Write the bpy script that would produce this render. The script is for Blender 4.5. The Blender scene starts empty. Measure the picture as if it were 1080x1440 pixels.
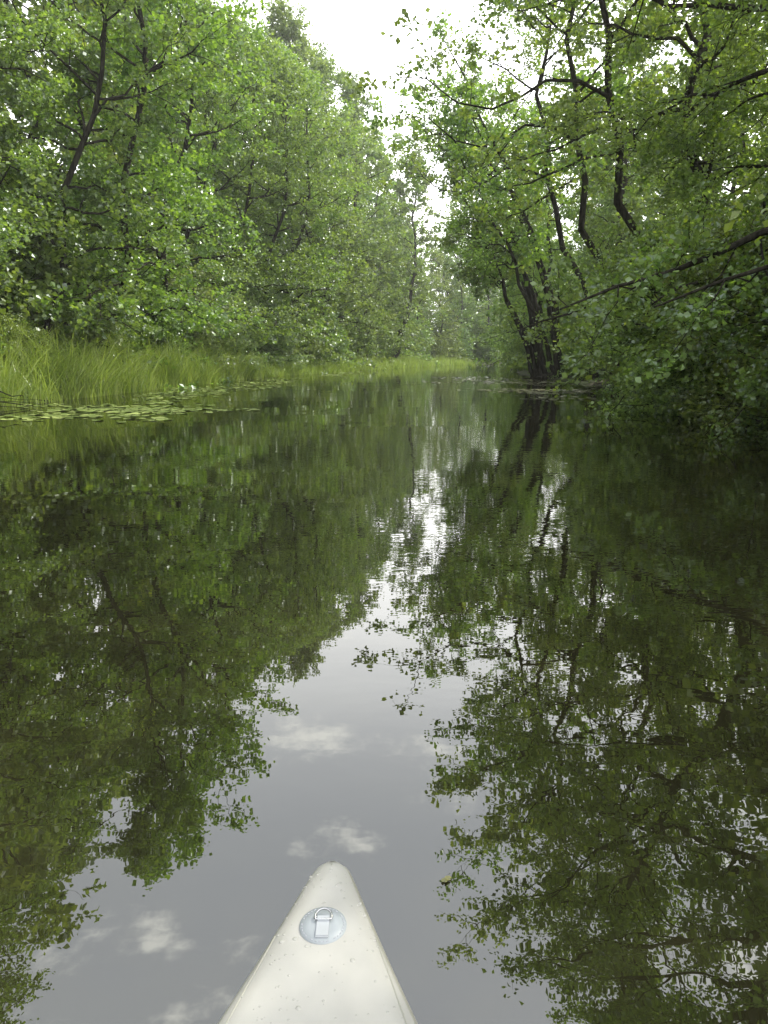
import bpy, math, numpy as np
from mathutils import Vector, Matrix
rng=np.random.default_rng(7)
scene=bpy.context.scene
rad=math.radians

# ------------------------------------------------------------ helpers
def link(o):
    scene.collection.objects.link(o); return o
def quad_mesh(name,V,F,mats,mi=None,smooth=None):
    me=bpy.data.meshes.new(name)
    V=np.asarray(V,dtype=np.float32); F=np.asarray(F,dtype=np.int32)
    me.vertices.add(len(V)); me.vertices.foreach_set('co',V.ravel())
    me.loops.add(len(F)*4); me.loops.foreach_set('vertex_index',F.ravel())
    me.polygons.add(len(F)); me.polygons.foreach_set('loop_start',np.arange(len(F),dtype=np.int32)*4)
    if mi is not None: me.polygons.foreach_set('material_index',np.asarray(mi,dtype=np.int32))
    if smooth is not None: me.polygons.foreach_set('use_smooth',np.asarray(smooth,dtype=bool))
    for m in mats: me.materials.append(m)
    me.update(calc_edges=True)
    return me
def obj(name,me,loc=(0,0,0),rot=(0,0,0),sc=(1,1,1),parent=None):
    o=bpy.data.objects.new(name,me); o.location=loc; o.rotation_euler=rot; o.scale=sc
    if parent: o.parent=parent
    return link(o)
def norm(v): return v/np.maximum(np.linalg.norm(v,axis=-1,keepdims=True),1e-9)
def tubes(P,R,sides):
    n,k,_=P.shape
    T=norm(np.gradient(P,axis=1))
    m=norm(T.mean(1))
    ref=np.where(np.abs(m[:,2:3])>.8,np.array([[1.,0,0]]),np.array([[0,0,1.]]))[:,None,:]
    A=norm(np.cross(T,np.broadcast_to(ref,T.shape))); B=np.cross(T,A)
    a=np.arange(sides)*2*np.pi/sides
    V=P[:,:,None,:]+R[:,:,None,None]*(np.cos(a)[None,None,:,None]*A[:,:,None,:]+np.sin(a)[None,None,:,None]*B[:,:,None,:])
    idx=np.arange(n*k*sides).reshape(n,k,sides); nx=np.roll(idx,-1,axis=2)
    F=np.stack([idx[:,:-1],nx[:,:-1],nx[:,1:],idx[:,1:]],-1).reshape(-1,4)
    return V.reshape(-1,3),F
class MB:
    def __init__(s): s.V=[];s.F=[];s.M=[];s.S=[];s.n=0
    def add(s,V,F,m,sm):
        s.V.append(V); s.F.append(F+s.n); s.n+=len(V); s.M.append(np.full(len(F),m)); s.S.append(np.full(len(F),sm))
    def mesh(s,name,mats): return quad_mesh(name,np.concatenate(s.V),np.concatenate(s.F),mats,np.concatenate(s.M),np.concatenate(s.S))

# ------------------------------------------------------------ node helpers
def new_mat(name):
    m=bpy.data.materials.new(name); m.use_nodes=True; nt=m.node_tree; nt.nodes.clear()
    out=nt.nodes.new('ShaderNodeOutputMaterial'); return m,nt,out
def N(nt,t,**kw):
    n=nt.nodes.new(t)
    for k,v in kw.items():
        if k.startswith('i_'):
            key=k[2:]; key=int(key) if key.isdigit() else key.replace('_',' ')
            n.inputs[key].default_value=v
        else: setattr(n,k,v)
    return n
def math_(nt,op,a,b=None,c=None,clamp=False):
    n=nt.nodes.new('ShaderNodeMath'); n.operation=op; n.use_clamp=clamp
    for i,x in enumerate((a,b,c)):
        if x is None: continue
        if isinstance(x,(int,float)): n.inputs[i].default_value=x
        else: nt.links.new(x,n.inputs[i])
    return n.outputs[0]
def mixc(nt,f,a,b,mode='MIX'):
    n=nt.nodes.new('ShaderNodeMix'); n.data_type='RGBA'; n.blend_type=mode
    for i,x in ((0,f),(6,a),(7,b)):
        if isinstance(x,(int,float)): n.inputs[i].default_value=x
        elif isinstance(x,tuple): n.inputs[i].default_value=(*x,1)
        else: nt.links.new(x,n.inputs[i])
    return n.outputs[2]
def maprange(nt,v,a,b,c,d,smooth=False):
    n=nt.nodes.new('ShaderNodeMapRange'); 
    if smooth: n.interpolation_type='SMOOTHSTEP'
    nt.links.new(v,n.inputs[0])
    for i,x in enumerate((a,b,c,d)): n.inputs[i+1].default_value=x
    return n.outputs[0]

def leaf_mat(name,c1,c2,trans=(1.85,1.95,.7),tf=.42,spec=.06,var=.7):
    m,nt,out=new_mat(name)
    geo=N(nt,'ShaderNodeNewGeometry'); oi=N(nt,'ShaderNodeObjectInfo')
    col=mixc(nt,geo.outputs['Random Per Island'],c1,c2)
    ov=oi.outputs['Random']
    k=N(nt,'ShaderNodeCombineColor')
    lum=maprange(nt,math_(nt,'FRACT',math_(nt,'MULTIPLY',ov,5.7)),0,1,1-.35*var,1+.2*var)
    nt.links.new(math_(nt,'MULTIPLY',lum,maprange(nt,math_(nt,'FRACT',math_(nt,'MULTIPLY',ov,7.3)),0,1,1-.25*var,1+.06*var)),k.inputs[0])
    nt.links.new(lum,k.inputs[1])
    nt.links.new(math_(nt,'MULTIPLY',lum,maprange(nt,math_(nt,'FRACT',math_(nt,'MULTIPLY',ov,11.7)),0,1,1-.2*var,1+.35*var)),k.inputs[2])
    col=mixc(nt,1.0,col,k.outputs[0],'MULTIPLY')
    d=N(nt,'ShaderNodeBsdfDiffuse'); nt.links.new(col,d.inputs[0])
    g=N(nt,'ShaderNodeBsdfGlossy',i_Roughness=.38); g.inputs[0].default_value=(.9,.95,1,1)
    t=N(nt,'ShaderNodeBsdfTranslucent'); nt.links.new(mixc(nt,1.0,col,trans,'MULTIPLY'),t.inputs['Color'])
    mx=N(nt,'ShaderNodeMixShader'); mx.inputs[0].default_value=tf
    nt.links.new(d.outputs[0],mx.inputs[1]); nt.links.new(t.outputs[0],mx.inputs[2])
    mg=N(nt,'ShaderNodeMixShader'); mg.inputs[0].default_value=spec
    nt.links.new(mx.outputs[0],mg.inputs[1]); nt.links.new(g.outputs[0],mg.inputs[2])
    nt.links.new(mg.outputs[0],out.inputs[0]); return m
def bark_mat():
    m,nt,out=new_mat('bark')
    tc=N(nt,'ShaderNodeTexCoord'); mp=N(nt,'ShaderNodeMapping'); mp.inputs['Scale'].default_value=(6,6,1.5)
    nt.links.new(tc.outputs['Object'],mp.inputs[0])
    no=N(nt,'ShaderNodeTexNoise',i_Scale=2.0,i_Detail=4.0); nt.links.new(mp.outputs[0],no.inputs['Vector'])
    col=mixc(nt,maprange(nt,no.outputs['Fac'],.35,.65,0,1),(.02,.018,.014),(.07,.064,.05))
    p=N(nt,'ShaderNodeBsdfDiffuse'); nt.links.new(col,p.inputs['Color'])
    nt.links.new(p.outputs[0],out.inputs[0]); return m
BARK=bark_mat()
LEAF=leaf_mat('alder_leaves',(.10,.15,.034),(.31,.38,.09),spec=.085)
LEAF_W=leaf_mat('willow_leaves',(.20,.26,.12),(.36,.41,.19),spec=.11)
LEAF_P=leaf_mat('poplar_leaves',(.12,.17,.055),(.30,.37,.12))

# ------------------------------------------------------------ trees
def leaves_at(P,D,size,up=.7,aspect=.85):
    n=len(P)
    nrm=norm(np.array([0,0,up])+rng.normal(0,.6,(n,3)))
    d=norm(D*.6+rng.normal(0,.6,(n,3))); d=norm(d-nrm*(d*nrm).sum(1,keepdims=True))
    s=np.cross(nrm,d); L=(size*rng.uniform(.6,1.3,n))[:,None]; W=L*aspect*.5
    fold=nrm*W*rng.uniform(-.1,.5,(n,1))
    V=np.stack([P,P+d*L*.5+s*W+fold,P+d*L,P+d*L*.5-s*W+fold],1).reshape(-1,3)
    return V,np.arange(n*4).reshape(n,4)
def interp_poly(P,idx,u):
    k=P.shape[1]; x=u*(k-1); i=np.clip(x.astype(int),0,k-2); f=(x-i)[:,None]
    a=P[idx,i]; b=P[idx,i+1]; return a*(1-f)+b*f, norm(b-a)
def make_tree(name,H,R,r0,stems=1,spread=.0,n1=34,n2=9,n3=7,nl=34,t0=.18,leaf=.095,lmat=None,e0=5,e1=72,
              bias=.35,cen=.42,drop=.12,droop=.16,leanx=0.,wig=.25,far=0):
    mb=MB(); K=14
    if far==1: leaf*=1.7; nl*=.36
    if far==2: leaf*=2.5; nl*=.36; n3=max(3,int(n3*.5))
    St=[];Sr=[]
    for s in range(stems):
        t=np.linspace(0,1,K); h=H*(1 if s==0 else rng.uniform(.7,.95)); ph=rng.uniform(0,6.28)
        wob=np.cumsum(rng.normal(0,wig*H/20,(K,2)),0); wob-=wob[0]
        x=wob[:,0]+spread*math.cos(ph)*h*t**.8+leanx*H*t**1.3; y=wob[:,1]+spread*math.sin(ph)*h*t**.8
        b=np.array([math.cos(ph),math.sin(ph)])*(.25*(stems>1))
        St.append(np.stack([x+b[0],y+b[1],t*h-.3],1)); Sr.append(r0*(1-.25*(s>0))*((1-t)**.85*.93+.07+.35*np.exp(-t*22)))
    St=np.array(St);Sr=np.array(Sr)
    V,F=tubes(St,Sr,9); mb.add(V,F,0,True)
    N1=n1*stems; si=np.repeat(np.arange(stems),n1)
    t=np.tile(np.linspace(t0,.97,n1),stems)+rng.normal(0,.02,N1); t=np.clip(t,t0*.8,.98)
    keep=rng.random(N1)>drop; t=t[keep];si=si[keep];N1=len(t)
    phi=np.arange(N1)*2.399+rng.normal(0,.5,N1)
    tt=np.clip((t-t0)/(1-t0),0,1)
    prof=np.sqrt(np.maximum(1-((tt-cen)/np.where(tt>cen,1.12-cen,cen+.35))**2,.05))
    lump=1+.22*np.sin(phi*2+tt*7+rng.uniform(0,6))+.12*np.sin(tt*13)
    L=R*prof*lump*rng.uniform(.65,1.15,N1)*(1+bias*np.cos(phi))
    el=np.radians(e0+(e1-e0)*tt**1.3+rng.normal(0,11,N1))
    P0,_=interp_poly(St,si,t)
    D=np.stack([np.cos(phi)*np.cos(el),np.sin(phi)*np.cos(el),np.sin(el)],1)
    L*=np.where(np.sin(el)>.8,.75,1)
    K1=8; u=np.linspace(0,1,K1)
    P1=P0[:,None]+D[:,None]*(L[:,None]*u)[...,None]
    P1[...,2]-=droop*L[:,None]*u**2*rng.uniform(.2,1.6,(N1,1))
    w=np.cumsum(rng.normal(0,.04,(N1,K1,3)),1); w-=w[:,:1]; P1+=w*L[:,None,None]
    tr=np.array([np.interp(t[i],np.linspace(0,1,K),Sr[si[i]]) for i in range(N1)])
    r1=np.minimum(tr*.6,.02+L*.013)
    V,F=tubes(P1,r1[:,None]*(1-u*.85)[None],5 if far<2 else 3); mb.add(V,F,0,True)
    i2=np.repeat(np.arange(N1),n2); u2=np.tile(np.linspace(.2,1,n2),N1)+rng.normal(0,.03,N1*n2); u2=np.clip(u2,.15,1)
    B,T=interp_poly(P1,i2,u2)
    side=norm(np.cross(T,np.array([0,0,1.])+rng.normal(0,.45,(len(T),3))))*np.where(np.arange(len(T))%2,1,-1)[:,None]
    end=(u2>.93)[:,None]
    D2=norm(T*rng.uniform(.4,1.1,(len(T),1))+side*np.where(end,.25,1.)+rng.normal(0,.3,(len(T),3))+np.array([0,0,.15]))
    L2=(.3+.42*L[i2]*(1.2-u2*.8))*rng.uniform(.6,1.25,len(T)); L2=np.minimum(L2,2.6)
    K2=5; u=np.linspace(0,1,K2)
    P2=B[:,None]+D2[:,None]*(L2[:,None]*u)[...,None]; P2[...,2]-=.12*L2[:,None]*u**2
    w=np.cumsum(rng.normal(0,.05,(len(T),K2,3)),1); w-=w[:,:1]; P2+=w*L2[:,None,None]
    if far<2:
        V,F=tubes(P2,(.006+L2*.006)[:,None]*(1-u*.75)[None],3 if far else 4); mb.add(V,F,0,True)
    M=len(T); i3=np.repeat(np.arange(M),n3); u3=rng.uniform(.15,1,M*n3)
    B3,T3=interp_poly(P2,i3,u3)
    D3=norm(T3*.7+rng.normal(0,.6,(len(T3),3))*np.array([1,1,.6])); L3=rng.uniform(.2,.6,len(T3))*(.6+.1*R)
    if not far:
        P3=B3[:,None]+D3[:,None]*(L3[:,None]*np.linspace(0,1,3))[...,None]
        V,F=tubes(P3,np.broadcast_to(np.array([.005,.004,.002]),(len(T3),3)),3); mb.add(V,F,0,False)
    cnt=rng.integers(max(1,int(nl*.5)),int(nl*1.5)+1,len(T3)); i4=np.repeat(np.arange(len(T3)),cnt)
    P4=B3[i4]+D3[i4]*(L3[i4]*rng.uniform(.1,1.1,len(i4)))[:,None]+rng.normal(0,1,(len(i4),3))*np.array([.12,.12,.08])
    V,F=leaves_at(P4,D3[i4],leaf); mb.add(V,F,1,False)
    return mb.mesh(name,[BARK,lmat or LEAF])

def lods(name,*a,**k): return [make_tree(name,*a,**k),make_tree(name+'_mid',*a,far=1,**k),make_tree(name+'_far',*a,far=2,**k)]
T_A=lods('alder_a',18,3.9,.16,n1=44,n2=8,n3=6,nl=33,t0=.06,bias=.12,wig=.4)
T_B=lods('alder_b',21,4.0,.2,n1=50,n2=8,n3=6,nl=33,t0=.07,bias=.1,cen=.45,wig=.4)
T_C=lods('alder_c',17,2.6,.16,stems=3,spread=.08,n1=16,n2=6,n3=5,nl=26,t0=.42,bias=.3,drop=.25,leanx=.14,cen=.5)
T_D=lods('alder_d',18,4.1,.18,n1=38,n2=8,n3=6,nl=28,t0=.2,bias=.4,drop=.2,leanx=.06,wig=.45,cen=.5)
T_E=lods('alder_e',19,3.9,.16,n1=30,n2=8,n3=6,nl=26,t0=.40,bias=.35,drop=.2,leanx=.06,wig=.4,cen=.5)
T_P=lods('poplar_a',25,4.0,.26,n1=54,n2=8,n3=6,nl=32,t0=.1,bias=.0,cen=.45,e0=25,e1=75,leaf=.11,lmat=LEAF_P,wig=.35)
T_Q=lods('poplar_b',23,4.7,.26,n1=52,n2=8,n3=6,nl=34,t0=.08,bias=.0,e0=15,e1=70,leaf=.11,lmat=LEAF_P,cen=.55,wig=.35)
S_A=lods('shrub_a',3.6,1.9,.04,stems=6,spread=.28,n1=11,n2=6,n3=6,nl=22,t0=.08,leaf=.085,e0=0,e1=60,bias=.2)
S_W=lods('willow_a',4.4,1.8,.04,stems=7,spread=.2,n1=11,n2=6,n3=6,nl=22,t0=.08,leaf=.08,e0=15,e1=70,bias=.1,lmat=LEAF_W)

# ------------------------------------------------------------ river geometry
CL=np.array([(-1.4,-400),(-1.4,-60),(-1.4,14),(-.35,28),(.8,42),(3.4,60),(6.6,78),(11.5,97),(20,113),(34,125),(60,135),(130,142),(400,150)],float)
HWs=np.array([9,8.8,8.8,8.6,8.5,6.9,6.3,6.2,6.2,6.2,6.5,7,8])
seg=np.linalg.norm(np.diff(CL,axis=0),axis=1); S=np.concatenate([[0],np.cumsum(seg)]); S=S-(S[2]-14)   # s=0 at y=0
def cl(s):
    p=np.array([np.interp(s,S,CL[:,0]),np.interp(s,S,CL[:,1])])
    q=np.array([np.interp(s+2,S,CL[:,0]),np.interp(s+2,S,CL[:,1])]); q0=np.array([np.interp(s-2,S,CL[:,0]),np.interp(s-2,S,CL[:,1])])
    t=(q-q0)/np.linalg.norm(q-q0); return p,t,np.interp(s,S,HWs)
def sdist(X,Y):
    best=np.full(X.shape,1e9)
    for i in range(len(CL)-1):
        a,b=CL[i],CL[i+1]; d=b-a; L2=(d**2).sum()
        t=np.clip(((X-a[0])*d[0]+(Y-a[1])*d[1])/L2,0,1)
        dd=np.hypot(X-a[0]-t*d[0],Y-a[1]-t*d[1])-(HWs[i]*(1-t)+HWs[i+1]*t)
        best=np.minimum(best,dd)
    return best
def ground_h(X,Y):
    d=sdist(X,Y)+.35*np.sin(X*.9+Y*1.3)+.25*np.sin(Y*.47+X*.2)
    h=np.where(d<0,np.maximum(d*.5,-1.4),.35*(1-np.exp(-np.maximum(d,0)*1.2))+np.minimum(np.maximum(d-1,0)*.03,1.6))
    return h+np.where(d>0.5,.06*np.sin(X*1.7)*np.cos(Y*1.3),0)
def place(side,s,off):
    p,t,hw=cl(s); n=np.array([t[1],-t[0]])*side
    q=p+n*(hw+off); return q,-n
def put(name,pr,side,s,off,sc=1.,lean=0.,rj=.5,dz=0.,lod=None):
    q,riv=place(side,s,off); a=math.atan2(riv[1],riv[0])+rng.normal(0,rj)
    z=float(ground_h(np.array([q[0]]),np.array([q[1]]))[0])
    d=math.hypot(q[0],q[1])
    if lod is None: lod=0 if d<26 else (1 if d<56 else 2)
    if d<24 and lod==2: lod=1
    o=obj(name,pr[lod],(q[0],q[1],z+dz),(0,0,0),(sc,sc,sc))
    m=Matrix.Rotation(lean,4,Vector((-riv[1],riv[0],0)))@Matrix.Rotation(a,4,'Z')
    o.rotation_euler=m.to_euler(); return o
U=rng.uniform
def pick(*a): return a[rng.integers(len(a))]
def tree(pr,*a,**k): return put(pr[0].name.split('_')[0]+'_tree',pr,*a,**k)

# left bank
for s in np.arange(3,66,5.0): tree(pick(T_A,T_B,T_A),-1,s+U(-1,1),U(2.2,3.2),sc=U(.92,1.1),lean=U(.05,.10) if s<28 else U(.01,.06))
for s in np.arange(5,70,5.0): tree(pick(T_B,T_P,T_Q),-1,s+U(-1.5,1.5),U(6.5,8.5),sc=U(.92,1.12)+(.08 if s>35 else 0),lod=2)
for s in np.arange(14,80,6.5): tree(pick(T_P,T_Q),-1,s+U(-1.5,1.5),U(12,15),sc=U(1.0,1.15),lod=2)
for s in np.arange(70,165,6.5): tree(pick(T_A,T_B,T_D),-1,s+U(-1,1),U(3,4.5),sc=U(.8,1.05))
for s in np.arange(68,120,7.0): tree(pick(T_B,T_Q,T_P),-1,s+U(-1.5,1.5),U(6,9),sc=U(.95,1.12))
for s in np.arange(104,165,7): tree(pick(T_B,T_A),-1,s+U(-1.5,1.5),U(7,10),sc=U(.8,.95))
for s in np.arange(108,165,8): tree(pick(T_B,T_Q),-1,s+U(-1.5,1.5),U(13,16),sc=U(.75,.9))
tree(T_Q,-1,72,3.2,sc=1.16,lean=.04,lod=1); tree(T_Q,-1,79,2.4,sc=1.17,lean=.04,lod=1); tree(T_Q,-1,65,4,sc=1.16,lean=.0,lod=1); tree(T_Q,-1,89,2.6,sc=1.05,lean=.04)
# right bank
for s,le in ((3,.07),(7.6,.08),(12.3,.08),(17.2,.07),(22,.08)): tree(pick(T_A,T_D,T_B,T_D),1,s+U(-.8,.8),U(.9,1.6),sc=U(1.0,1.1),lean=le)
for s in (26.5,31,35.2): tree(T_E,1,s,U(.8,1.4),sc=U(1.0,1.08),lean=U(.05,.08),rj=.3)
for s in (51,56): tree(T_E,1,s,1.8,sc=.95,lean=.02)
for s in np.arange(5,80,6.5): tree(pick(T_B,T_A,T_Q),1,s+U(-1.5,1.5),U(6,8),sc=U(.88,1.02),lod=2)
for s in np.arange(18,90,10): tree(pick(T_Q,T_B),1,s+U(-1.5,1.5),U(12,15),sc=U(.85,.95),lod=2)
for s in np.arange(62,150,6.5): tree(pick(T_A,T_D),1,s+U(-1,1),U(1,3),sc=U(.7,.9),lean=U(0,.05))
tree(T_C,1,43,-.2,sc=1.08,lean=.12,rj=.2,lod=1); tree(T_C,1,47,.1,sc=1.08,lean=.08,rj=.3,lod=1); tree(T_C,1,39.5,.2,sc=1.08,lean=.12,rj=.3,lod=1)
# shrubs
for s in np.arange(8,66,4.2): put('riverside_shrub',S_A if U(0,1)<.7 else S_W,-1,s+U(-1,1),U(3.4,4.6),sc=U(.9,1.5),lod=None if s>30 else 1)
for s in (14,21,27.5,33): put('riverside_shrub',S_A if s!=27.5 else S_W,-1,s,U(1.0,1.8),sc=U(.4,.6))
for s in np.arange(66,165,4.6): put('riverside_shrub',S_A if U(0,1)<.7 else S_W,-1,s+U(-1,1),U(3.4,4.6),sc=U(.8,1.2))
for s in np.arange(37,60,3.8): put('willow_bush',S_W,-1,s,U(1.2,2.2),sc=U(.8,1.25))
for s in np.arange(6,26,2.7): put('riverside_shrub',S_A,1,s+U(-.6,.6),U(.3,1.3),sc=U(.9,1.3),lean=U(.05,.2),dz=-.2)
for s in np.arange(28,150,4.0): put('riverside_shrub',S_A,1,s+U(-.6,.6),U(.8,1.8),sc=U(.4,.7),lean=U(.05,.2),dz=-.2)
for s in np.arange(8,150,8):
    put('riverside_shrub',S_A,1,s,U(4.5,6.5),sc=U(1.3,1.8),lod=2); put('riverside_shrub',S_A,-1,s,U(7,10),sc=U(1.6,2.2),lod=2)

# distant mass of trees (one object)
mb=MB()
for i in range(170):
    x=U(-260,300); y=U(150,330) if U(0,1)<.75 else U(30,150); 
    if y<150: x=(-1 if U(0,1)<.5 else 1)*U(30,120)+ (y*.15)
    if sdist(np.array([x]),np.array([y]))[0]<12: continue
    H=U(15,23); R=U(4,6.5); n=900
    d=norm(rng.normal(0,1,(n,3)))
    lump=1+.25*np.sin(d[:,0:1]*5+i)*np.cos(d[:,2:3]*6+i*2)
    P=d*rng.uniform(.55,1,(n,1))*lump*np.array([R,R,H*.48])+np.array([x,y,H*.52+.5])
    V,F=leaves_at(P,d,1.0); mb.add(V,F,1,False)
    tp=np.array([[[x,y,0],[x,y,H*.5],[x,y,H*.85]]],float); V,F=tubes(tp,np.array([[.3,.2,.05]]),6); mb.add(V,F,0,True)
obj('distant_trees',mb.mesh('distant_trees',[BARK,LEAF_P]))

# fallen branches along the banks
def branches(name,specs):
    mb=MB()
    for (x,y,n,dx) in specs:
        P=[];R=[]
        for _ in range(n):
            a=U(-.6,.6)+(0 if dx>0 else pi_); L=U(.8,2.2); u=np.linspace(0,1,9)[:,None]
            p0=np.array([x+U(-.6,.6),y+U(-1.5,1.5),U(.1,.4)]); p=p0+u*L*np.array([math.cos(a),math.sin(a),U(-.25,.05)])+np.cumsum(rng.normal(0,.04,(9,3)),0)
            P.append(p);R.append(U(.01,.03)*(1-u[:,0]*.8))
        V,F=tubes(np.array(P),np.array(R),6); mb.add(V,F,0,True)
    return obj(name,mb.mesh(name,[BARK]))
pi_=math.pi
branches('fallen_branches',[(-10.0,16.5,9,1),(-10.2,20,5,1)])
branches('fallen_branches',[(7.6,12,6,-1),(8.0,22,6,-1),(8.6,30,6,-1),(9.3,41,8,-1)])

# ------------------------------------------------------------ terrain
def axis(a,b,step,far):
    core=np.arange(a,b+step,step); g=np.array([3,8,16,30,60,120,250,far])
    return np.concatenate([a-g[::-1],core,core[-1]+g])
xs=axis(-36,46,.7,900); ys=axis(-14,160,.9,1200)
X,Y=np.meshgrid(xs,ys); Z=ground_h(X,Y)
V=np.stack([X,Y,Z],-1).reshape(-1,3); idx=np.arange(X.size).reshape(X.shape)
F=np.stack([idx[:-1,:-1],idx[:-1,1:],idx[1:,1:],idx[1:,:-1]],-1).reshape(-1,4)
m,nt,out=new_mat('forest_soil')
geo=N(nt,'ShaderNodeNewGeometry')
n1=N(nt,'ShaderNodeTexNoise',i_Scale=.8,i_Detail=6.0); n2=N(nt,'ShaderNodeTexNoise',i_Scale=14.0,i_Detail=5.0)
for n in (n1,n2): nt.links.new(geo.outputs['Position'],n.inputs['Vector'])
c=mixc(nt,maprange(nt,n1.outputs['Fac'],.4,.6,0,1),(.035,.028,.018),(.035,.06,.015)); c=mixc(nt,maprange(nt,n2.outputs['Fac'],.35,.7,0,.6),c,(.09,.08,.04))
p=N(nt,'ShaderNodeBsdfPrincipled',i_Roughness=.95); nt.links.new(c,p.inputs['Base Color'])
b=N(nt,'ShaderNodeBump',i_Strength=.7,i_Distance=.05); nt.links.new(n2.outputs['Fac'],b.inputs['Height']); nt.links.new(b.outputs[0],p.inputs['Normal'])
nt.links.new(p.outputs[0],out.inputs[0])
obj('ground',quad_mesh('ground',V,F,[m],smooth=np.ones(len(F))))

# ------------------------------------------------------------ water
m,nt,out=new_mat('river_water')
geo=N(nt,'ShaderNodeNewGeometry')
def wn(sx,sy,detail,rough=.5):
    mp=N(nt,'ShaderNodeMapping'); mp.inputs['Scale'].default_value=(sx,sy,1); nt.links.new(geo.outputs['Position'],mp.inputs[0])
    n=N(nt,'ShaderNodeTexNoise',i_Scale=1.0,i_Detail=detail,i_Roughness=rough); nt.links.new(mp.outputs[0],n.inputs['Vector']); return n.outputs['Fac']
big=wn(.35,.6,1.0); fine=wn(5,9,2.0); patch=wn(.10,.16,2.0)
hgt=math_(nt,'ADD',math_(nt,'MULTIPLY',big,.009),math_(nt,'MULTIPLY',math_(nt,'MULTIPLY',fine,maprange(nt,patch,.42,.62,.2,1.)),.0013))
bp=N(nt,'ShaderNodeBump',i_Strength=1.0,i_Distance=1.0); nt.links.new(hgt,bp.inputs['Height'])
fr=N(nt,'ShaderNodeFresnel',i_IOR=1.4); nt.links.new(bp.outputs[0],fr.inputs['Normal'])
fac=maprange(nt,fr.outputs[0],0,1,.125,1)
murk=mixc(nt,wn(.15,.2,3.0),(.014,.014,.006),(.024,.023,.010))
df=N(nt,'ShaderNodeBsdfDiffuse'); nt.links.new(murk,df.inputs[0])
gl=N(nt,'ShaderNodeBsdfGlossy',i_Roughness=.0); gl.inputs['Color'].default_value=(.96,.96,.94,1); nt.links.new(bp.outputs[0],gl.inputs['Normal'])
mx=N(nt,'ShaderNodeMixShader'); nt.links.new(fac,mx.inputs[0]); nt.links.new(df.outputs[0],mx.inputs[1]); nt.links.new(gl.outputs[0],mx.inputs[2]); nt.links.new(mx.outputs[0],out.inputs[0])
obj('water',quad_mesh('water',[(-900,-1200,0),(900,-1200,0),(900,1200,0),(-900,1200,0)],[(0,1,2,3)],[m]))

# ------------------------------------------------------------ reeds / grass on the left bank
GR=leaf_mat('reed_grass',(.20,.28,.06),(.46,.53,.16),trans=(1.2,1.3,.6),tf=.45,spec=.04,var=.1)
def grass(name,side,s0,s1,o0,o1,n,h0,h1,w):
    s=rng.uniform(s0,s1,n); o=rng.uniform(o0,o1,n)
    dens=np.clip(.5+.35*np.sin(s*1.1+np.sin(s*.43)*3)*np.sin(o*1.6+s*.5)+.3*np.sin(s*2.7+o*2.1+np.sin(s)*2),0,1)
    k=rng.random(n)<.12+.88*dens; s=s[k];o=o[k];dens=dens[k];n=len(s)
    cen=np.array([place(side,a,b)[0] for a,b in zip(s,o)])
    x,y=cen[:,0],cen[:,1]; z=np.maximum(ground_h(x,y),-.1)
    h=rng.uniform(h0,h1,n)*(.4+.75*dens)*(.45+.55*rng.random(n)**.6); a=rng.uniform(0,6.28,n); b=rng.uniform(0,6.28,n); bend=rng.uniform(.05,.9,n)*h
    V=[]
    for f,ww in ((0,1),(.4,.9),(.75,.6),(1,.08)):
        px=x+np.cos(a)*bend*f**2; py=y+np.sin(a)*bend*f**2; pz=z-.05+h*f*(1-.25*f*bend/h)
        for sg in (-1,1): V.append(np.stack([px+sg*np.cos(b)*w*ww/2,py+sg*np.sin(b)*w*ww/2,pz],1))
    V=np.stack(V,1).reshape(-1,3); base=(np.arange(n)*8)[:,None]
    F=np.concatenate([base+np.array(q) for q in ([0,1,3,2],[2,3,5,4],[4,5,7,6])])
    return obj(name,quad_mesh(name,V,F,[GR]))
grass('reed_grass',-1,8,42,-.8,2.8,46000,.9,2.3,.028)
grass('reed_grass',-1,42,64,-.8,1.2,11000,.6,1.2,.03)
grass('reed_grass',-1,64,112,-1.6,2.0,18000,.7,1.4,.04)

# ------------------------------------------------------------ lily pads
def pad_mat(name,a,b):
    m,nt,out=new_mat(name); geo=N(nt,'ShaderNodeNewGeometry')
    p=N(nt,'ShaderNodeBsdfPrincipled',i_Roughness=.35); nt.links.new(mixc(nt,geo.outputs['Random Per Island'],a,b),p.inputs['Base Color']); nt.links.new(p.outputs[0],out.inputs[0]); return m
def pads(name,pts,mat,r0=.05,r1=.13,tilt=.03):
    V=[];F=[];c=0
    for (x,y) in pts:
        r=U(r0,r1); a0=U(0,6.28); k=13; z=.004+U(0,.012)*(r/.1); tx,ty=rng.normal(0,tilt,2)
        V.append((x,y,z))
        for i in range(k):
            a=a0+.22+i*(6.28-.44)/(k-1); rr=r*(1+.05*math.sin(3*a)); dx,dy=rr*math.cos(a),rr*math.sin(a)
            V.append((x+dx,y+dy,z+tx*dx+ty*dy+(.1*r*max(0,math.sin(a*2+a0)) )))
        for i in range(0,k-1,2): F.append((c,c+1+i,c+2+i,c+3+i))
        c+=k+1
    return obj(name,quad_mesh(name,V,F,[mat]))
PM=pad_mat('lily_leaf',(.26,.36,.09),(.48,.55,.19)); PD=pad_mat('lily_leaf_dull',(.15,.15,.08),(.30,.28,.16)); PL=pad_mat('fallen_leaf',(.08,.09,.03),(.20,.19,.06))
def cl_pts(cx,cy,sx,sy,n):
    sub=[(cx+rng.normal(0,sx*.8),cy+rng.normal(0,sy*.8)) for _ in range(max(5,n//14))]
    out=[]
    for _ in range(n):
        a=sub[rng.integers(len(sub))]; out.append((a[0]+rng.normal(0,sx*.22),a[1]+rng.normal(0,sy*.22)))
    return out
pads('water_lily_pads',cl_pts(-5.7,16.6,1.8,1.4,520),PM)
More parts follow.
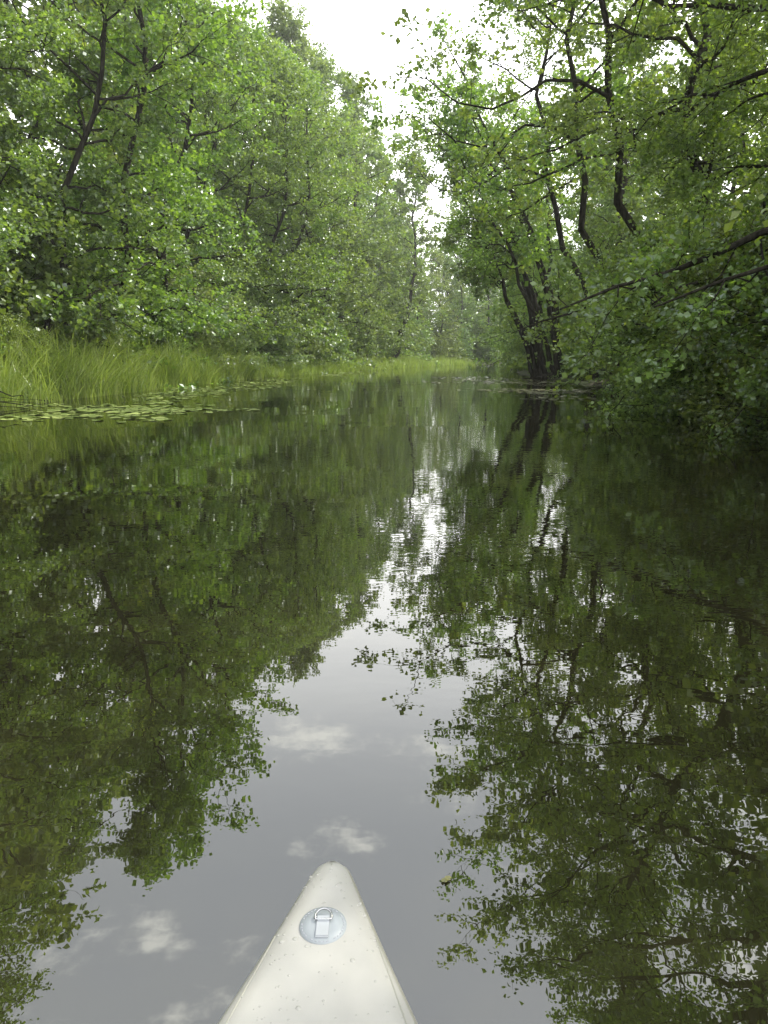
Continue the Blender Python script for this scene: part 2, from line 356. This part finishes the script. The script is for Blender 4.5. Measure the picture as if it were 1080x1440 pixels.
pads('water_lily_pads',cl_pts(-6.4,25,1.2,4.0,300)+cl_pts(-5.5,37,1.2,6,300)+cl_pts(-3.0,52,.9,6,240),PM)
pads('water_lily_pads',cl_pts(5.8,26,1.8,3,300)+cl_pts(6.0,38,1.5,5,320),PD)
pads('floating_leaves',[(.141,1.51),(.15,1.518),(1.75,3.1),(-2.1,5.1),(-.9,3.9),(1.2,5.9),(2.5,6),(-3,7),(.5,8),(-1.7,9.5),(2.8,9)]+[(U(-5,5),U(3,22)) for _ in range(60)],PL,.006,.013,.005)

# ------------------------------------------------------------ paddleboard
def pmat(name,col,rough,**k):
    m,nt,out=new_mat(name); tc=N(nt,'ShaderNodeTexCoord'); no=N(nt,'ShaderNodeTexNoise',i_Scale=9.0,i_Detail=5.0); nf=N(nt,'ShaderNodeTexNoise',i_Scale=700.0,i_Detail=2.0)
    nt.links.new(tc.outputs['Object'],no.inputs['Vector']); nt.links.new(tc.outputs['Object'],nf.inputs['Vector'])
    p=N(nt,'ShaderNodeBsdfPrincipled',i_Roughness=rough); 
    for a,b in k.items(): p.inputs[a.replace('_',' ')].default_value=b
    nt.links.new(mixc(nt,maprange(nt,no.outputs['Fac'],.4,.7,0,1),col,tuple(x*.88 for x in col)),p.inputs['Base Color'])
    b=N(nt,'ShaderNodeBump',i_Strength=.25,i_Distance=.0006); nt.links.new(nf.outputs['Fac'],b.inputs['Height']); nt.links.new(b.outputs[0],p.inputs['Normal'])
    nt.links.new(p.outputs[0],out.inputs[0]); return m
PVC=pmat('board_pvc',(.48,.465,.425),.42); RAIL=pmat('rail_pvc',(.40,.39,.33),.4); PATCH=pmat('patch_pvc',(.39,.42,.44),.4); WEB=pmat('webbing',(.48,.50,.52),.8); STEEL=pmat('steel',(.5,.5,.5),.25,Metallic=1.)
board=bpy.data.objects.new('inflatable_paddleboard',None); link(board)
board.location=(-.112,1.43,0)
sk=np.array([0,.003,.01,.03,.06,.095,.167,.266,.395,.6,1.0,1.6,2.4,2.9,3.1,3.2]); wk=np.array([0,.014,.026,.043,.055,.067,.093,.130,.180,.255,.34,.38,.36,.27,.18,.10])
def bw(s): return np.interp(s,sk,wk)
def bh(s): return np.interp(s,[0,.003,.01,.03,.1,.2],[.012,.02,.03,.043,.056,.06])
def bz(s): return .055+.04*np.maximum(0,1-s/.9)**2
ssm=np.unique(np.concatenate([np.linspace(0,.03,12),np.linspace(.03,.42,30),np.linspace(.42,3.2,40)]))
pi=math.pi
def section(s):
    w=float(bw(s)); h=float(bh(s)); r=min(h,w); z=float(bz(s)); pts=[]
    fl=w-r
    for i in range(6): pts.append((-fl+2*fl*i/5, z+h+.006*(1-abs(-1+2*i/5)**2)*(fl/.15 if fl<.15 else 1)))
    for i in range(1,12):
        a=pi/2-pi*i/12; pts.append((fl+r*math.cos(a),z+h*math.sin(a)))
    for i in range(6): pts.append((fl-2*fl*i/5,z-h))
    for i in range(1,12):
        a=-pi/2-pi*i/12; pts.append((-fl+r*math.cos(a),z+h*math.sin(a)))
    return [(x,-s,zz) for x,zz in pts]
V=[];
for s in ssm: V+=section(s)
k=len(section(.5)); nS=len(ssm); idx=np.arange(nS*k).reshape(nS,k); nx=np.roll(idx,-1,axis=1)
F=np.stack([idx[:-1],nx[:-1],nx[1:],idx[1:]],-1)
mi=np.zeros(F.shape[:2],int); mi[:,8:31]=1; mi[:,-3:]=0
obj('hull',quad_mesh('hull',V,F.reshape(-1,4),[PVC,RAIL],mi.ravel(),np.ones(F.shape[0]*F.shape[1])),parent=board)
def deck_z(x,s): 
    w=float(bw(s));h=float(bh(s));fl=w-min(h,w); q=min(1,abs(x)/max(fl,1e-4)); base=float(bz(s))+h
    if abs(x)<=fl: return base+.006*(1-q*q)*(fl/.15 if fl<.15 else 1)
    t=min(1,(abs(x)-fl)/h); return float(bz(s))+h*math.sqrt(1-t*t)
mb=MB()
for sg in (-1,1):
    st=np.linspace(.22,3.0,70); P=np.array([[sg*(max(.0,float(bw(s))-.018-.02*min(1,(s-.22)/.2))),-s,0] for s in st])
    for i,s in enumerate(st): P[i,2]=deck_z(P[i,0],s)-.0008
    V_,F_=tubes(P[None],np.full((1,len(P)),.0018),6); mb.add(V_,F_,0,True)
obj('seams',mb.mesh('seams',[RAIL]),parent=board)
PS=.215; pz=deck_z(0,PS)
slope=math.atan((deck_z(0,PS-.045)-deck_z(0,PS+.045))/.09)
pe=bpy.data.objects.new('d_ring_patch',None); link(pe); pe.parent=board; pe.location=(-.004,-PS,pz); pe.rotation_euler=(slope,0,0)
def disc(name,r,h,z,mat,n=48):
    V=[];
    for rr,zz in ((r,0),(r*.985,h),(r*.5,h),(0.0005,h)):
        for i in range(n): a=2*pi*i/n; V.append((rr*math.cos(a),rr*math.sin(a),z+zz))
    idx=np.arange(4*n).reshape(4,n); nx=np.roll(idx,-1,axis=1); F=np.stack([idx[:-1],nx[:-1],nx[1:],idx[1:]],-1).reshape(-1,4)
    return obj(name,quad_mesh(name,V,F,[mat]),parent=pe)
disc('patch',.045,.003,-.0015,PATCH)
def box(mb,cx,cy,cz,sx,sy,sz,ang=0,m=0):
    c=np.array([(x,y,z) for z in (-.5,.5) for y in (-.5,.5) for x in (-.5,.5)])*np.array([sx,sy,sz])
    ca,sa=math.cos(ang),math.sin(ang); c=np.stack([c[:,0]*ca-c[:,1]*sa,c[:,0]*sa+c[:,1]*ca,c[:,2]],1)+np.array([cx,cy,cz])
    mb.add(c,np.array([[0,2,3,1],[4,5,7,6],[0,1,5,4],[2,6,7,3],[0,4,6,2],[1,3,7,5]]),m,False)
mb=MB()
for i in range(34):
    a=2*pi*i/34
    if i%6==4: continue
    box(mb,.040*math.cos(a),.040*math.sin(a),.0018,.0045 if i%2 else .003,.0018,.0006,a+pi/2)
obj('embossed_lettering',mb.mesh('lettering',[STEEL]),parent=pe)
mb=MB(); box(mb,0,-.012,.0035,.024,.04,.003); box(mb,0,-.022,.0058,.0235,.016,.0015); box(mb,0,.010,.0065,.022,.010,.005)
obj('webbing_strap',mb.mesh('strap',[WEB]),parent=pe)
pts=[(-.016,.008)]+[(.016*math.cos(a),.012+.016*math.sin(a)) for a in np.linspace(pi,0,14)]+[(.016,.008)]
P=np.array([[x,y,.007+.25*max(0,y-.006)] for x,y in pts]+[[-.016,.008,.007]])
V_,F_=tubes(P[None],np.full((1,len(P)),.0021),8); obj('d_ring',quad_mesh('d_ring',V_,F_,[STEEL],smooth=np.ones(len(F_))),parent=pe)
m,nt,out=new_mat('water_drop'); p=N(nt,'ShaderNodeBsdfPrincipled',i_Roughness=.04); p.inputs['Base Color'].default_value=(.43,.42,.38,1); nt.links.new(p.outputs[0],out.inputs[0])
mb=MB()
for i in range(300):
    s=U(.05,1.3) if i<220 else U(.05,.5); w=float(bw(s)); x=U(-.85,.85)*w; r=U(.0008,.0028)*(1 if U(0,1)<.88 else 1.8); z=deck_z(x,s)
    if math.hypot(x,s-PS)<.052: continue
    V=[];n=10; ex=U(.8,1.3)
    for rr,zz in ((1,-.1),(.9,.10),(.55,.2),(.05,.25)):
        for j in range(n): a=2*pi*j/n; V.append((x+rr*r*ex*math.cos(a),-s+rr*r*math.sin(a),z+zz*r))
    idx=np.arange(4*n).reshape(4,n); nx=np.roll(idx,-1,axis=1); mb.add(np.array(V),np.stack([idx[:-1],nx[:-1],nx[1:],idx[1:]],-1).reshape(-1,4),0,True)
obj('water_droplets',mb.mesh('drops',[m]),parent=board)

# ------------------------------------------------------------ humid summer haze over the valley
m,nt,out=new_mat('haze'); vs=N(nt,'ShaderNodeVolumeScatter'); vs.inputs['Density'].default_value=.0011; vs.inputs['Anisotropy'].default_value=.35; vs.inputs['Color'].default_value=(.98,.98,.98,1)
nt.links.new(vs.outputs[0],out.inputs['Volume'])
c=np.array([(x,y,z) for z in (-3,38) for y in (-40,350) for x in (-320,340)],float)
obj('haze',quad_mesh('haze',c,[[0,2,3,1],[4,5,7,6],[0,1,5,4],[2,6,7,3],[0,4,6,2],[1,3,7,5]],[m]))

# ------------------------------------------------------------ light
AZ,EL=rad(66),rad(52)
sdir=Vector((math.sin(AZ)*math.cos(EL),math.cos(AZ)*math.cos(EL),math.sin(EL)))
sl=bpy.data.lights.new('sun','SUN'); sl.energy=5; sl.angle=rad(.6); sl.color=(1,.96,.84)
so=bpy.data.objects.new('sun',sl); so.rotation_euler=sdir.to_track_quat('Z','Y').to_euler(); so.location=(20,20,40); link(so)
w=bpy.data.worlds.new('World'); scene.world=w; w.use_nodes=True; nt=w.node_tree; nt.nodes.clear()
out=nt.nodes.new('ShaderNodeOutputWorld'); bg=nt.nodes.new('ShaderNodeBackground'); bg.inputs[1].default_value=.15
sky=nt.nodes.new('ShaderNodeTexSky'); sky.sky_type='NISHITA'; sky.sun_disc=False; sky.sun_elevation=EL; sky.sun_rotation=AZ; sky.dust_density=3; sky.air_density=1.2
tc=N(nt,'ShaderNodeTexCoord'); sp=N(nt,'ShaderNodeSeparateXYZ'); nt.links.new(tc.outputs['Generated'],sp.inputs[0])
dp=N(nt,'ShaderNodeVectorMath',operation='DOT_PRODUCT'); nt.links.new(tc.outputs['Generated'],dp.inputs[0]); dp.inputs[1].default_value=sdir
glow=maprange(nt,dp.outputs['Value'],-.25,.55,.32,1,True)
hz=maprange(nt,sp.outputs[2],.22,.60,1,0,True)
col=mixc(nt,.6,sky.outputs[0],(17.5,18.0,18.8))
col=mixc(nt,hz,col,(27,27,27))
no=N(nt,'ShaderNodeTexNoise',i_Scale=6.0,i_Detail=6.0,i_Roughness=.6)
mp=N(nt,'ShaderNodeMapping'); mp.inputs['Scale'].default_value=(1,1,2.2); nt.links.new(tc.outputs['Generated'],mp.inputs[0]); nt.links.new(mp.outputs[0],no.inputs['Vector'])
clf=maprange(nt,no.outputs['Fac'],.56,.70,0,.8,True)
col=mixc(nt,clf,col,(26,26,24.5))
g=N(nt,'ShaderNodeCombineColor')
for i in range(3): nt.links.new(glow,g.inputs[i])
col=mixc(nt,1.0,col,g.outputs[0],'MULTIPLY')
nt.links.new(col,bg.inputs[0]); nt.links.new(bg.outputs[0],out.inputs[0])

# ------------------------------------------------------------ camera
cd=bpy.data.cameras.new('camera'); cd.sensor_fit='VERTICAL'; cd.sensor_height=24; cd.lens=24*1040/1440; cd.clip_start=.05; cd.clip_end=4000
co=bpy.data.objects.new('camera',cd); co.location=(0,0,1.2); co.rotation_euler=(rad(90-11.9),0,0); link(co); scene.camera=co
scene.view_settings.view_transform='Standard'; scene.view_settings.look='None'; scene.view_settings.exposure=0
